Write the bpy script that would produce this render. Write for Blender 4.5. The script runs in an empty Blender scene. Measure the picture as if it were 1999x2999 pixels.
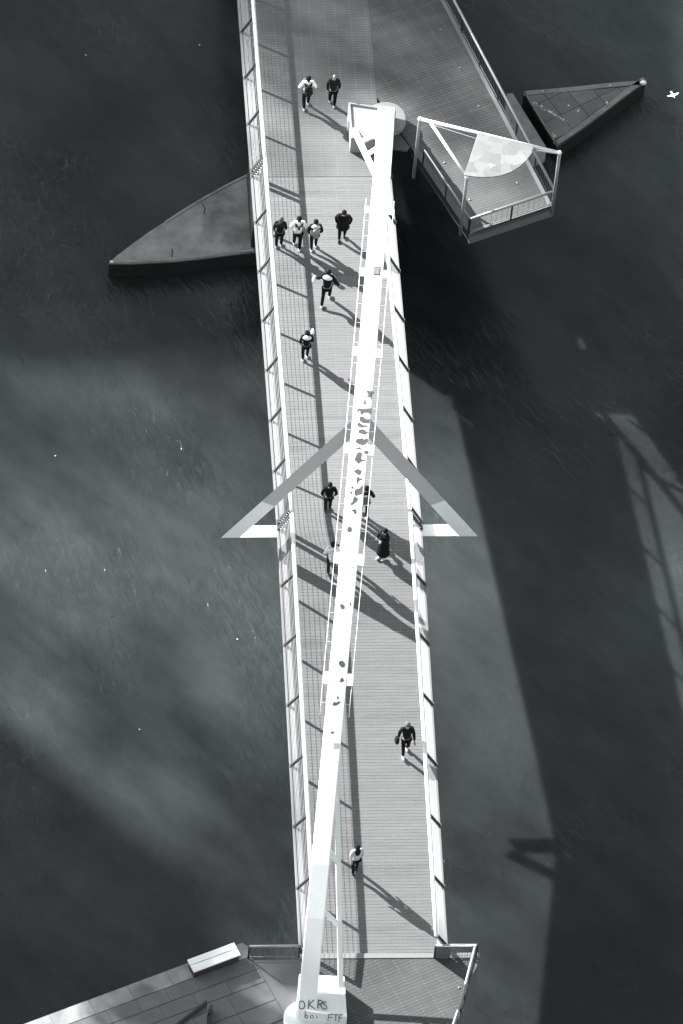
import bpy, bmesh, math, random
from mathutils import Vector, Matrix
random.seed(7)
S = bpy.context.scene
C = S.collection
R = math.radians

# ------------------------------------------------------------------ camera
F_PX = 29359.387
CP = Vector((-29.49591324, -210.19973238, 283.26782465))
_t, _y, _r = R(36.92499857), R(-7.89556807), R(5.96308852)
CM = Matrix.Rotation(_y, 3, 'Z') @ Matrix.Rotation(_t, 3, 'X') @ Matrix.Rotation(_r, 3, 'Z')
cam_d = bpy.data.cameras.new('camera'); cam = bpy.data.objects.new('camera', cam_d); C.objects.link(cam)
cam.matrix_world = Matrix.Translation(CP) @ CM.to_4x4()
cam_d.sensor_fit = 'HORIZONTAL'; cam_d.sensor_width = 36.0
cam_d.lens = 36.0 * F_PX / 1999.0
cam_d.clip_start = 5; cam_d.clip_end = 8000
S.camera = cam

# ------------------------------------------------------------------ sun and sky
SUN = Vector((-1.48, 1.36, 1.0)).normalized()       # direction towards the sun
S.world = bpy.data.worlds.new('World'); S.world.use_nodes = True
wn, wl = S.world.node_tree.nodes, S.world.node_tree.links
wn.clear()
sky = wn.new('ShaderNodeTexSky'); sky.sky_type = 'NISHITA'; sky.sun_disc = False
sky.sun_elevation = math.asin(SUN.z); sky.sun_rotation = math.atan2(SUN.x, SUN.y)
bw = wn.new('ShaderNodeRGBToBW'); mixc = wn.new('ShaderNodeMix'); mixc.data_type = 'RGBA'; mixc.blend_type = 'MULTIPLY'
mixc.inputs[0].default_value = 1; mixc.inputs[7].default_value = (0.93, 1.0, 1.01, 1)
bg = wn.new('ShaderNodeBackground'); bg.inputs[1].default_value = 0.092
wo = wn.new('ShaderNodeOutputWorld')
wl.new(sky.outputs[0], bw.inputs[0]); wl.new(bw.outputs[0], mixc.inputs[6]); wl.new(mixc.outputs[2], bg.inputs[0]); wl.new(bg.outputs[0], wo.inputs[0])
sun_d = bpy.data.lights.new('sun', 'SUN'); sun_d.energy = 5.0; sun_d.angle = R(0.5); sun_d.color = (1, 0.995, 0.985)
sun = bpy.data.objects.new('sun', sun_d); C.objects.link(sun)
sun.rotation_euler = SUN.to_track_quat('Z', 'Y').to_euler()
S.view_settings.view_transform = 'Standard'; S.view_settings.look = 'None'
S.view_settings.gamma = 1; S.view_settings.use_curve_mapping = False
S.view_settings.exposure = 1.95

# ------------------------------------------------------------------ measures
G = 0.0931          # slope of the two leaves, metres per metre
LBAY = 2.4247       # spacing of the railing posts
WZ = -7.0           # water level
QZ = -1.72          # near quay level
D = 1 / 0.7844
DZ = -0.20          # boards lie this far below the outer lip of the edge plates
def zd(y): return -G * (math.sqrt(y * y + 0.36) - 0.6)
def zs(y): return -G * y / math.sqrt(y * y + 0.36)
def ray(px, py):
    return CM @ Vector(((px - 999.5) / F_PX, -(py - 1499.5) / F_PX, -1))
def at(px, py, z):                       # point at height z seen there in the survey photograph
    d = ray(px, py); return CP + d * ((z - CP.z) / d.z)
def onto(px, py, fn):
    z = 0.0
    for i in range(25):
        p = at(px, py, z); z = fn(p.x, p.y)
    return at(px, py, z)
def dk(px, py, h=0.0): return onto(px, py, lambda x, y: zd(y) + DZ + h)

# ------------------------------------------------------------------ materials
def mat(name, col, rough=0.6, metal=0.0, var=0.0, scale=3.0, bump=0.0, bscale=40.0, rnd=0.0, spec=0.5, stretch=None, stain=None):
    m = bpy.data.materials.new(name); m.use_nodes = True
    n, l = m.node_tree.nodes, m.node_tree.links
    b = n['Principled BSDF']
    b.inputs['Roughness'].default_value = rough; b.inputs['Metallic'].default_value = metal
    b.inputs['Specular IOR Level'].default_value = spec
    if isinstance(col, (int, float)): col = (col * 0.985, col, col * 1.005)
    b.inputs['Base Color'].default_value = (*col, 1)
    tc = n.new('ShaderNodeTexCoord'); geo = n.new('ShaderNodeNewGeometry')
    mp = n.new('ShaderNodeMapping'); l.new(geo.outputs['Position'], mp.inputs[0])
    if stretch: mp.inputs['Scale'].default_value = stretch
    val = None
    def madd(a, bb, op='MULTIPLY'):
        x = n.new('ShaderNodeMath'); x.operation = op
        for i, q in enumerate((a, bb)):
            if hasattr(q, 'links'): l.new(q, x.inputs[i])
            else: x.inputs[i].default_value = q
        return x.outputs[0]
    if var > 0:
        no = n.new('ShaderNodeTexNoise'); no.inputs['Scale'].default_value = scale; no.inputs['Detail'].default_value = 7
        no.inputs['Roughness'].default_value = 0.62
        l.new(mp.outputs[0], no.inputs['Vector'])
        mr = n.new('ShaderNodeMapRange'); mr.inputs[1].default_value = 0.3; mr.inputs[2].default_value = 0.7
        mr.inputs[3].default_value = 1 - var; mr.inputs[4].default_value = 1 + var
        l.new(no.outputs[0], mr.inputs[0]); val = mr.outputs[0]
    if rnd > 0:
        oi = n.new('ShaderNodeObjectInfo')
        mr = n.new('ShaderNodeMapRange'); mr.inputs[3].default_value = 1 - rnd; mr.inputs[4].default_value = 1 + rnd
        l.new(oi.outputs['Random'], mr.inputs[0])
        val = mr.outputs[0] if val is None else madd(val, mr.outputs[0])
    if stain:                             # (scale, threshold, factor): blotches of dirt with soft edges
        no = n.new('ShaderNodeTexNoise'); no.inputs['Scale'].default_value = stain[0]; no.inputs['Detail'].default_value = 5
        l.new(mp.outputs[0], no.inputs['Vector'])
        mr = n.new('ShaderNodeMapRange'); mr.inputs[1].default_value = stain[1]; mr.inputs[2].default_value = stain[1] + 0.12
        mr.inputs[3].default_value = 1; mr.inputs[4].default_value = stain[2]
        l.new(no.outputs[0], mr.inputs[0]); val = mr.outputs[0] if val is None else madd(val, mr.outputs[0])
    if val is not None:
        sc = n.new('ShaderNodeVectorMath'); sc.operation = 'SCALE'; sc.inputs[0].default_value = col
        l.new(val, sc.inputs['Scale']); l.new(sc.outputs[0], b.inputs['Base Color'])
    if bump > 0:
        no = n.new('ShaderNodeTexNoise'); no.inputs['Scale'].default_value = bscale; no.inputs['Detail'].default_value = 4
        l.new(mp.outputs[0], no.inputs['Vector'])
        bp = n.new('ShaderNodeBump'); bp.inputs['Strength'].default_value = bump; bp.inputs['Distance'].default_value = 0.02
        l.new(no.outputs[0], bp.inputs['Height']); l.new(bp.outputs[0], b.inputs['Normal'])
    return m
M = {}
M['deck'] = mat('weathered_deck', 0.142, 0.75, var=0.10, scale=2.0, rnd=0.05, bump=0.3, bscale=25, stretch=(0.6, 5, 1), stain=(0.35, 0.56, 0.82))
M['fardeck'] = mat('far_deck', 0.125, 0.75, var=0.14, scale=0.5, rnd=0.05, bump=0.3, bscale=25, stain=(0.3, 0.5, 0.75))
M['plaza'] = mat('plaza_deck', 0.088, 0.75, var=0.14, scale=1.0, rnd=0.10, bump=0.3, bscale=25, stain=(0.3, 0.5, 0.75))
M['deckdark'] = mat('old_deck', 0.072, 0.75, var=0.13, scale=1.4, rnd=0.10, bump=0.3, bscale=25, stain=(0.3, 0.5, 0.75))
M['joist'] = mat('joist', 0.045, 0.9)
M['white'] = mat('white_paint', 0.84, 0.5, var=0.03, scale=1.2)
M['rib'] = mat('white_ribbed_paint', 0.82, 0.5, var=0.05, scale=1.0, stretch=(22, 1.2, 1.2))
M['ledge'] = mat('edge_plate', 0.19, 0.6, var=0.08, scale=1.5)
M['rod'] = mat('steel_rod', 0.5, 0.45, metal=0.0)
M['post'] = mat('dark_post', 0.018, 0.6)
M['greyleg'] = mat('grey_paint', 0.46, 0.6, var=0.02, scale=2)
M['paleleg'] = mat('pale_paint', 0.86, 0.6, var=0.04, scale=2)
M['peel'] = mat('bare_primer', 0.062, 0.8, var=0.12, scale=9)
M['cover'] = mat('steel_cover', 0.135, 0.6)
M['cope2'] = mat('worn_coping', 0.19, 0.85, var=0.3, scale=2.5)
M['housing'] = mat('sunlit_housing_paint', 0.27, 0.6, var=0.05, scale=1.5, stain=(1.2, 0.6, 0.8))  # white paint toned down for the far end, which stands in full sun
M['spray'] = mat('spray_paint', 0.05, 0.8, var=0.3, scale=30)
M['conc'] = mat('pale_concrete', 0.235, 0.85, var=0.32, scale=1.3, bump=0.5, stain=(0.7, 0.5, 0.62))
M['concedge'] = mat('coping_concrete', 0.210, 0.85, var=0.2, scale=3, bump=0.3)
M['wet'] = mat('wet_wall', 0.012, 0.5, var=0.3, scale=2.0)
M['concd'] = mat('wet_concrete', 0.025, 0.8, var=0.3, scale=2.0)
M['slab'] = mat('paving', 0.13, 0.8, var=0.2, scale=1.6, rnd=0.09, stain=(0.8, 0.5, 0.75))
M['quay'] = mat('quay_stone', 0.115, 0.8, var=0.18, scale=1.7, rnd=0.05)
M['ground'] = mat('landing_ground', 0.12, 0.8, var=0.16, scale=0.8, stain=(0.4, 0.55, 0.8))
M['steel'] = mat('steel_rail', 0.250, 0.35, metal=0.25)
M['steeld'] = mat('dull_steel', 0.150, 0.5, metal=0.3)
M['bench'] = mat('white_slat', 0.8, 0.5, var=0.02)
M['dark'] = mat('dark_timber', 0.025, 0.7)
M['dot'] = mat('bolt_head', 0.3, 0.3, metal=0.3)
M['gull'] = mat('gull_white', 0.85, 0.7)
M['dropping'] = mat('white_droppings', 0.8, 0.8)
M['brick'] = mat('far_wall', 0.3, 0.8, var=0.1)
M['glass'] = mat('window_glass', 0.04, 0.1)
M['leaf'] = mat('leaf', (0.05, 0.06, 0.05), 0.7, rnd=0.2)
M['bark'] = mat('bark', 0.08, 0.9)
def cmat(v, name=None):
    k = 'cloth%s' % v
    if k not in M: M[k] = mat('cloth', v if v > 0.05 else v * 0.6, 0.9, spec=0.12, var=0.12, scale=12, bump=0.3, bscale=60)
    return M[k]
M['skin'] = mat('skin', (0.25, 0.22, 0.21), 0.6)

# mottled canopy panel
def canopy_mat():
    m = mat('canopy_panel', 0.7, 0.5)
    n, l = m.node_tree.nodes, m.node_tree.links; b = n['Principled BSDF']
    geo = n.new('ShaderNodeNewGeometry'); no = n.new('ShaderNodeTexNoise'); no.inputs['Scale'].default_value = 2.2
    va = n.new('ShaderNodeVectorMath'); va.operation = 'MULTIPLY_ADD'
    l.new(geo.outputs['Position'], no.inputs['Vector']); l.new(no.outputs[1], va.inputs[0]); va.inputs[1].default_value = (0.5, 0.5, 0); l.new(geo.outputs['Position'], va.inputs[2])
    vo = n.new('ShaderNodeTexVoronoi'); vo.inputs['Scale'].default_value = 2.6; l.new(va.outputs[0], vo.inputs['Vector'])
    sx = n.new('ShaderNodeSeparateColor'); l.new(vo.outputs['Color'], sx.inputs[0])
    mr = n.new('ShaderNodeMapRange'); mr.inputs[3].default_value = 0.165; mr.inputs[4].default_value = 0.26; l.new(sx.outputs[0], mr.inputs[0])
    cc = n.new('ShaderNodeCombineColor')
    for i in range(3): l.new(mr.outputs[0], cc.inputs[i])
    l.new(cc.outputs[0], b.inputs['Base Color']); return m
M['canopy'] = canopy_mat()

# murky river: diffuse body under a thin glossy, rippled skin
def water_mat():
    m = bpy.data.materials.new('river_water'); m.use_nodes = True
    n, l = m.node_tree.nodes, m.node_tree.links; b = n['Principled BSDF']
    b.inputs['Roughness'].default_value = 0.18; b.inputs['IOR'].default_value = 1.33
    b.inputs['Subsurface Weight'].default_value = 1.0; b.inputs['Subsurface Radius'].default_value = (1, 1, 1); b.inputs['Subsurface Scale'].default_value = 0.45
    b.subsurface_method = 'BURLEY'
    geo = n.new('ShaderNodeNewGeometry')
    big = n.new('ShaderNodeTexNoise'); big.inputs['Scale'].default_value = 0.09; big.inputs['Detail'].default_value = 6  # broad tone patches in the colour, standing in for cloud reflections
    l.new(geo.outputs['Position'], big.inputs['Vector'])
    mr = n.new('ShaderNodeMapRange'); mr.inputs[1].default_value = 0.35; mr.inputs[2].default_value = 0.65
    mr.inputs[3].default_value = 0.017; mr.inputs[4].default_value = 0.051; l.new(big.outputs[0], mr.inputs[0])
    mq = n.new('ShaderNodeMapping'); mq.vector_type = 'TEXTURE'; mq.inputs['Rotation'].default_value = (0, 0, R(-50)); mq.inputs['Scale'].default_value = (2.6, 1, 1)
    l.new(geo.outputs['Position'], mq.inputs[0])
    st = n.new('ShaderNodeTexNoise'); st.inputs['Scale'].default_value = 0.55; st.inputs['Detail'].default_value = 9; st.inputs['Roughness'].default_value = 0.68  # streaks in the colour, standing in for broken reflections of the bridge
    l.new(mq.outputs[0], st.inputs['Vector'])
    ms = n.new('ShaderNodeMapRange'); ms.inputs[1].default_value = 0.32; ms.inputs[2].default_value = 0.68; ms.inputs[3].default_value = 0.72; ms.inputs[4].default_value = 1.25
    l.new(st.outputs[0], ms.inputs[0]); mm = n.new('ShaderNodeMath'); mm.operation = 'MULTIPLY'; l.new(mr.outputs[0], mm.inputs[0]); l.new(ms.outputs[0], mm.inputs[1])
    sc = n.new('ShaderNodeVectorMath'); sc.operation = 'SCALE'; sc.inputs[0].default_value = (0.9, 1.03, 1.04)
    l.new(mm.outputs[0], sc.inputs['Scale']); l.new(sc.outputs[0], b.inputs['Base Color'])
    mp = n.new('ShaderNodeMapping'); mp.vector_type = 'TEXTURE'; mp.inputs['Rotation'].default_value = (0, 0, R(-62)); mp.inputs['Scale'].default_value = (2.0, 0.75, 1)
    l.new(geo.outputs['Position'], mp.inputs[0])
    n1 = n.new('ShaderNodeTexNoise'); n1.inputs['Scale'].default_value = 3.4; n1.inputs['Detail'].default_value = 5; n1.inputs['Distortion'].default_value = 0.6
    n2 = n.new('ShaderNodeTexNoise'); n2.inputs['Scale'].default_value = 0.22; n2.inputs['Detail'].default_value = 3
    l.new(mp.outputs[0], n1.inputs['Vector']); l.new(geo.outputs['Position'], n2.inputs['Vector'])
    mr2 = n.new('ShaderNodeMapRange'); mr2.inputs[1].default_value = 0.42; mr2.inputs[2].default_value = 0.62; mr2.inputs[3].default_value = 0.05; mr2.inputs[4].default_value = 1
    l.new(n2.outputs[0], mr2.inputs[0])
    bp = n.new('ShaderNodeBump'); bp.inputs['Distance'].default_value = 0.075
    l.new(mr2.outputs[0], bp.inputs['Strength']); l.new(n1.outputs[0], bp.inputs['Height']); l.new(bp.outputs[0], b.inputs['Normal'])
    return m
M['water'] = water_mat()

# ------------------------------------------------------------------ helpers
class MB:
    def __init__(s): s.v = []; s.f = []
    def add(s, vs, fs):
        k = len(s.v); s.v += [tuple(v) for v in vs]; s.f += [tuple(i + k for i in f) for f in fs]; return s
    def box(s, c, ax, ay, az):             # centre and three half-axis vectors
        c, ax, ay, az = map(Vector, (c, ax, ay, az))
        vs = [c + ax * i + ay * j + az * k for k in (-1, 1) for i, j in ((-1, -1), (1, -1), (1, 1), (-1, 1))]
        return s.add(vs, [(3, 2, 1, 0), (4, 5, 6, 7), (0, 1, 5, 4), (1, 2, 6, 5), (2, 3, 7, 6), (3, 0, 4, 7)])
    def tube(s, pts, r, n=8, r2=None, ph=0.0):
        pts = [Vector(p) for p in pts]; rings = []; up = Vector((0, 0, 1))
        for i, p in enumerate(pts):
            d = (pts[min(i + 1, len(pts) - 1)] - pts[max(i - 1, 0)]).normalized()
            u = d.cross(up)
            if u.length < 0.05: u = d.cross(Vector((0, 1, 0)))
            u.normalize(); w = u.cross(d)
            rr = r if r2 is None else r + (r2 - r) * i / (len(pts) - 1)
            rings.append([p + (u * math.cos(a) + w * math.sin(a)) * rr for a in (ph + 2 * math.pi * k / n for k in range(n))])
        vs = [v for rg in rings for v in rg]; fs = []
        for i in range(len(pts) - 1):
            for k in range(n):
                a, b_ = i * n + k, i * n + (k + 1) % n
                fs.append((a, a + n, b_ + n, b_))
        fs.append(tuple(range(n))); fs.append(tuple((len(pts) - 1) * n + k for k in reversed(range(n))))
        return s.add(vs, fs)
    def prism(s, poly, h):                 # poly: 3D points (top), extruded by vector h
        h = Vector(h); poly = [Vector(p) for p in poly]; n = len(poly)
        vs = poly + [p + h for p in poly]
        fs = [tuple(range(n)), tuple(reversed(range(n, 2 * n)))] + [(i, i + n, (i + 1) % n + n, (i + 1) % n) for i in range(n)]
        return s.add(vs, fs)
    def ball(s, c, r, nu=8, nv=6):
        c = Vector(c); rx, ry, rz = (r, r, r) if isinstance(r, (int, float)) else r
        vs = [c + Vector((0, 0, rz))]; fs = []
        for j in range(1, nv):
            t = math.pi * j / nv
            for i in range(nu):
                a = 2 * math.pi * i / nu
                vs.append(c + Vector((rx * math.sin(t) * math.cos(a), ry * math.sin(t) * math.sin(a), rz * math.cos(t))))
        vs.append(c - Vector((0, 0, rz))); L = len(vs) - 1
        for i in range(nu): fs.append((0, 1 + i, 1 + (i + 1) % nu))
        for j in range(nv - 2):
            for i in range(nu):
                a = 1 + j * nu + i; b_ = 1 + j * nu + (i + 1) % nu
                fs.append((a, a + nu, b_ + nu, b_))
        for i in range(nu): fs.append((L, 1 + (nv - 2) * nu + (i + 1) % nu, 1 + (nv - 2) * nu + i))
        return s.add(vs, fs)
    def mesh(s, name, m, smooth=False):
        me = bpy.data.meshes.new(name); me.from_pydata(s.v, [], s.f)
        bm = bmesh.new(); bm.from_mesh(me); bmesh.ops.recalc_face_normals(bm, faces=bm.faces); bm.to_mesh(me); bm.free()
        me.materials.append(m)
        if smooth:
            for p in me.polygons: p.use_smooth = True
        return me
    def build(s, name, m, parent=None, smooth=False):
        o = bpy.data.objects.new(name, s.mesh(name, m, smooth)); C.objects.link(o)
        if parent is not None:
            o.parent = parent; o.matrix_parent_inverse = Matrix.Translation(-parent.location) if False else Matrix.Identity(4)
        return o
def tag(o, label=None, cat=None, group=None, kind=None):
    if label: o['label'] = label
    if cat: o['category'] = cat
    if group: o['group'] = group
    if kind: o['kind'] = kind
    return o
def thing(name, label, cat, group=None, loc=(0, 0, 0), rz=0):
    o = bpy.data.objects.new(name, None); C.objects.link(o); o.location = loc; o.rotation_euler = (0, 0, rz)
    o.empty_display_size = 0.3
    return tag(o, label, cat, group)
def inst(name, me, parent, loc=(0, 0, 0), rot=(0, 0, 0), label=None):
    o = bpy.data.objects.new(name, me); C.objects.link(o); o.parent = parent; o.location = loc; o.rotation_euler = rot
    if label: o['label'] = label
    return o
def bevel(o, w=0.01, seg=1):
    b = o.modifiers.new('b', 'BEVEL'); b.width = w; b.segments = seg; b.limit_method = 'ANGLE'; return o
def clip(poly, halfs):                     # convex clip of 2D polygon by half planes (px,py,nx,ny): keep (p-p0).n >= 0
    for (ax, ay, nx, ny) in halfs:
        out = []
        for i in range(len(poly)):
            p, q = poly[i], poly[(i + 1) % len(poly)]
            dp = (p[0] - ax) * nx + (p[1] - ay) * ny; dq = (q[0] - ax) * nx + (q[1] - ay) * ny
            if dp >= 0: out.append(p)
            if dp * dq < 0:
                t = dp / (dp - dq); out.append((p[0] + (q[0] - p[0]) * t, p[1] + (q[1] - p[1]) * t))
        poly = out
        if len(poly) < 3: return []
    return poly
def half(a, b_, inside):                   # half plane through a,b containing 'inside'
    nx, ny = -(b_[1] - a[1]), b_[0] - a[0]
    if (inside[0] - a[0]) * nx + (inside[1] - a[1]) * ny < 0: nx, ny = -nx, -ny
    return (a[0], a[1], nx, ny)
def area(p): return abs(sum(p[i][0] * p[(i + 1) % len(p)][1] - p[(i + 1) % len(p)][0] * p[i][1] for i in range(len(p)))) / 2

# ------------------------------------------------------------------ water
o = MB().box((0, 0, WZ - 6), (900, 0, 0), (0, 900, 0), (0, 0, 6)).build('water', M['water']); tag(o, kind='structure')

# ------------------------------------------------------------------ the two leaves of the footbridge
PW = LBAY / 19.0
COLS = (-0.8, -0.63, -0.37, -0.2, 0.0, 0.2, 0.37, 0.63, 0.8)
plank_me = MB().box((0, 0, -0.02), (2.2, 0, 0), (0, PW / 2 - 0.0035, 0), (0, 0, 0.02)).mesh('plank', M['deck'])
def leaf(sgn, label):
    root = thing('bridge_leaf', label, 'footbridge', 'opening leaves of the footbridge')
    n = 133; y0 = 0.13 if sgn > 0 else -0.02
    pts = []
    for i in range(n):
        y = y0 + sgn * PW * (i + 0.5)
        inst('plank', plank_me, root, (0, y, zd(y) + DZ), (math.atan(zs(y)), 0, 0))
        for c in COLS:
            pts.append((c * 2.55 + random.uniform(-.006, .006), y + 0.02))
    b = MB(); r = 0.016
    for x, y in pts:
        z = zd(y) + DZ + 0.003
        vs = [(x + r * 1.3 * math.cos(a), y + r * math.sin(a), z + zs(y) * r * math.sin(a)) for a in (k * math.pi / 3 for k in range(6))]
        b.add(vs, [tuple(range(6))])
    tag(b.build('bolt_heads', M['dot'], root), kind='stuff')
    ya, yb = (y0, y0 + sgn * n * PW)
    for sx in (-1, 1):
        e = MB()
        ys = [ya + (yb - ya) * t / 12 for t in range(13)]
        for a, c in zip(ys[:-1], ys[1:]):
            for (x0, x1, t0, t1) in ((2.28, 2.50, 0.0, 0.0), (2.50, 2.555, 0.03, -0.40), (2.205, 2.28, DZ + 0.01, 0.0)):
                q4 = ((x0, t0), (x1, t0), (x1, t1), (x0, t1)) if x0 > 2.4 else ((x0, t0), (x1, t1), (x1, t1 - 0.04), (x0, t0 - 0.04))
                vs = [(sx * x, y, zd(y) + t) for y in (a, c) for x, t in q4]
                e.add(vs, [(0, 1, 5, 4), (1, 2, 6, 5), (2, 3, 7, 6), (3, 0, 4, 7)])
        e.build('edge_plate', M['ledge'], root)
    g = MB()
    for sx in (-1.5, 0, 1.5):
        for a, c in zip(ys[:-1], ys[1:]):
            vs = [(x, y, zd(y) + t) for y in (a, c) for x, t in ((sx - .15, -.26), (sx + .15, -.26), (sx + .15, -.6), (sx - .15, -.6))]
            g.add(vs, [(0, 1, 5, 4), (1, 2, 6, 5), (2, 3, 7, 6), (3, 0, 4, 7), (0, 1, 2, 3), (4, 5, 6, 7)])
    g.build('girder', M['steeld'], root)
    j = MB()
    vs = [(x, y, zd(y) + DZ - 0.009) for y in ys for x in (-2.2, 2.2)]
    j.add(vs, [(2 * i, 2 * i + 1, 2 * i + 3, 2 * i + 2) for i in range(12)]).build('underdeck_sheet', M['joist'], root)
    if sgn > 0:
        MB().box((0, 0.055, zd(0) + DZ - 0.02), (2.2, 0, 0), (0, 0.072, 0), (0, 0, 0.02)).build('joint_plate', M['deck'], root)
        MB().box((0, 17.12, zd(17.12) + DZ - 0.02), (2.2, 0, 0), (0, 0.06, -0.006), (0, 0, 0.02)).build('joint_plate', M['deck'], root)
    return root
leaf(-1, 'nearer sloping deck leaf of pale grey boards between the triangular frame and quay')
leaf(1, 'farther sloping deck leaf of pale grey boards between the triangular frame and plaza')

HR, LEAN = 0.80, 0.457
def railing(sgn, sx, ystart, posts, yend, label, wide=()):
    root = thing('bridge_railing', label, 'railing', 'inward leaning bridge railings')
    def P(y, f):
        n = -zs(y)
        return Vector((sx * (2.51 - (LEAN - 0.04) * f), y + n * HR * f, zd(y) + 0.03 + HR * f))
    N = 16; ys = [ystart + (yend - ystart) * i / N for i in range(N + 1)]
    MB().tube([P(y, 1.0) for y in ys], 0.072, 10).build('handrail', M['white'], root, True)
    for k in range(9):
        f = 0.10 + 0.80 * k / 8
        MB().tube([P(y, f) for y in ys], 0.0048, 5).build('rod', M['rod'], root, True)
    for y in posts:
        w = 0.07 if y in wide else 0.035
        a, c = P(y, -0.02), P(y, 0.95); u = (c - a).normalized(); d = Vector((0, 1, 0)); d = (d - u * d.dot(u)).normalized(); q = u.cross(d)
        b = MB(); b.box((a + c) / 2, u * ((c - a).length / 2), d * w, q * 0.045)
        pb = b.build('post', M['post'], root)
        MB().box(a + Vector((0, 0, 0.0)), (0.075, 0, 0), (0, w + 0.035, 0), (0, 0, 0.02)).build('base_plate', M['steeld'], pb)
        if y in wide:
            bb = MB()
            for k in range(7):
                f = 0.13 + 0.78 * k / 6; p = P(y, f) + q * 0.05
                bb.ball(P(y, f) + q * 0.0 + d * (w + 0.015) * (-1), (0.03, 0.03, 0.03), 6, 4)
            bb.build('rod_clamps', M['white'], pb)
    return root
sidew = {-1: 'left', 1: 'right'}
for sx in (-1, 1):
    lo = [-k * LBAY for k in range(1, 7)] + [-0.06, -16.9]
    hi = [0.17 + k * LBAY for k in range(1, 7)] + [0.22, 17.05]
    railing(-1, sx, -0.03, lo, -16.95, 'white tube handrail with dark leaning posts along the %s edge of the nearer leaf' % sidew[sx], wide=(-0.06, -16.9))
    railing(1, sx, 0.14, hi, 17.12, 'white tube handrail with dark leaning posts along the %s edge of the farther leaf' % sidew[sx], wide=(0.22, 17.05))
fy = [17.32] + [17.32 + k * 2.36 for k in range(1, 6)]
railing(1, -1, 17.2, fy, 29.5, 'white tube handrail continuing beside the far plaza, left of the two topmost walkers', wide=(17.32,))

# ------------------------------------------------------------------ far plaza (fixed deck beyond the leaf)
plaza = thing('plaza_deck', 'broad grey timber plaza at the far end where boards meet at an angle', 'deck')
YF = 17.2
pm = MB().box((0.05, 0, -0.02), (2.25, 0, 0), (0, PW / 2 - 0.0035, 0), (0, 0, 0.02)).mesh('plank', M['fardeck'])
nb = MB()
for i in range(170):
    y = YF + PW * (i + 0.5)
    if y > 37.6: break
    inst('plank', pm, plaza, (0, y, zd(y) + DZ), (math.atan(zs(y)), 0, 0))
    for c in (-0.72, -0.5, -0.33, -0.12, 0.03, 0.25, 0.4, 0.62, 0.84):
        nb.add([(c * 2.55 + .02 * math.cos(a), y + .015 * math.sin(a), zd(y) + DZ + 0.003) for a in (k * math.pi / 3 for k in range(6))], [tuple(range(6))])
e = MB()
for (x0, x1, t0, t1) in ((-2.50, -2.24, 0.0, -0.05), (-2.24, -2.205, 0.0, DZ - .05), (-2.555, -2.50, 0.03, -0.40)):
    ys = [YF, 37.6]
    e.add([(x, y, zd(y) + t) for y in ys for x, t in ((x0, t0), (x1, t0), (x1, t1), (x0, t1))], [(0, 1, 5, 4), (1, 2, 6, 5), (2, 3, 7, 6), (3, 0, 4, 7)])
e.build('edge_plate', M['ledge'], plaza)
RH = 0.85
HW0, HW1 = dk(1210, 394, RH), dk(1377, 642, RH)       # west handrail
HE1 = dk(1621.7, 560.6, RH); HE0 = dk(1199, -243, RH)     # east handrail (south end, north end)
def fl(p): return (p.x, p.y)
inside = ((HW1.x + HE1.x) / 2, HE1.y + 3)
halfs = [half(fl(HW0), fl(HW1), inside), half(fl(HW1), fl(HE1), inside), half(fl(HE1), fl(HE0), inside), (2.306, 0, 1, 0), (0, 37.5, 0, -1)]
U = (HE1 - HW1); U.z = 0; UL = U.length; U.normalize(); V = Vector((-U.y, U.x, 0))
k = 0
for i in range(230):
    v0 = 0.02 + PW * i
    q = [(HW1.x + U.x * u + V.x * v, HW1.y + U.y * u + V.y * v) for u, v in ((-9, v0 + .004), (9, v0 + .004), (9, v0 + PW - .004), (-9, v0 + PW - .004))]
    q = clip(q, halfs)
    if len(q) < 3 or area(q) < 0.01: continue
    MB().prism([(x, y, zd(y) + DZ) for x, y in q], (0, 0, -0.04)).build('plank', M['plaza'], plaza)
    for c in [0.2 + 0.55 * t for t in range(-8, 12)]:
        x = HW1.x + U.x * c + V.x * (v0 + PW / 2); y = HW1.y + U.y * c + V.y * (v0 + PW / 2)
        if all((x - h[0]) * h[2] + (y - h[1]) * h[3] > 0.02 for h in halfs) and v0 > 3.0:
            nb.add([(x + .017 * math.cos(a), y + .013 * math.sin(a), zd(y) + DZ + 0.003) for a in (kk * math.pi / 3 for kk in range(6))], [tuple(range(6))])
tag(nb.build('bolt_heads', M['dot'], plaza), kind='stuff')
for px, py in ((1290, 88), (1346, 200), (1402, 312), (1301, 477), (1514, 537), (1375, 585)):
    p = dk(px, py, 0.012)
    MB().ball(p, (0.045, 0.045, 0.02), 8, 4).build('deck_light', M['dot'], plaza, True)
bx = clip([(2.0, 14), (20, 14), (20, 38), (2.0, 38)], halfs)
MB().prism([(x, y, zd(y) + DZ - 0.009) for x, y in bx], (0, 0, -0.3)).build('underdeck', M['joist'], plaza)
MB().prism([(-2.5, YF, zd(YF) + DZ - .009), (2.29, YF, zd(YF) + DZ - .009), (2.29, 37.6, zd(37.6) + DZ - .009), (-2.5, 37.6, zd(37.6) + DZ - .009)], (0, 0, -.3)).build('underdeck', M['joist'], plaza)
def wallseg(a, b_, w, top, depth):          # vertical fascia just outside line a-b (a,b on deck)
    d = (b_ - a); d.z = 0; d.normalize(); nrm = Vector((d.y, -d.x, 0))
    return MB().prism([a + Vector((0, 0, top)), b_ + Vector((0, 0, top)), b_ + nrm * w + Vector((0, 0, top)), a + nrm * w + Vector((0, 0, top))], (0, 0, -depth))
dn = Vector((0, 0, -RH))
Wc0, Wc1, Ec1, Ec0 = HW0 + dn, HW1 + dn, HE1 + dn, HE0 + dn
wallseg(Wc0, Wc1, -0.22, 0.02, 0.42).build('fascia', M['ground'], plaza)
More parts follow.
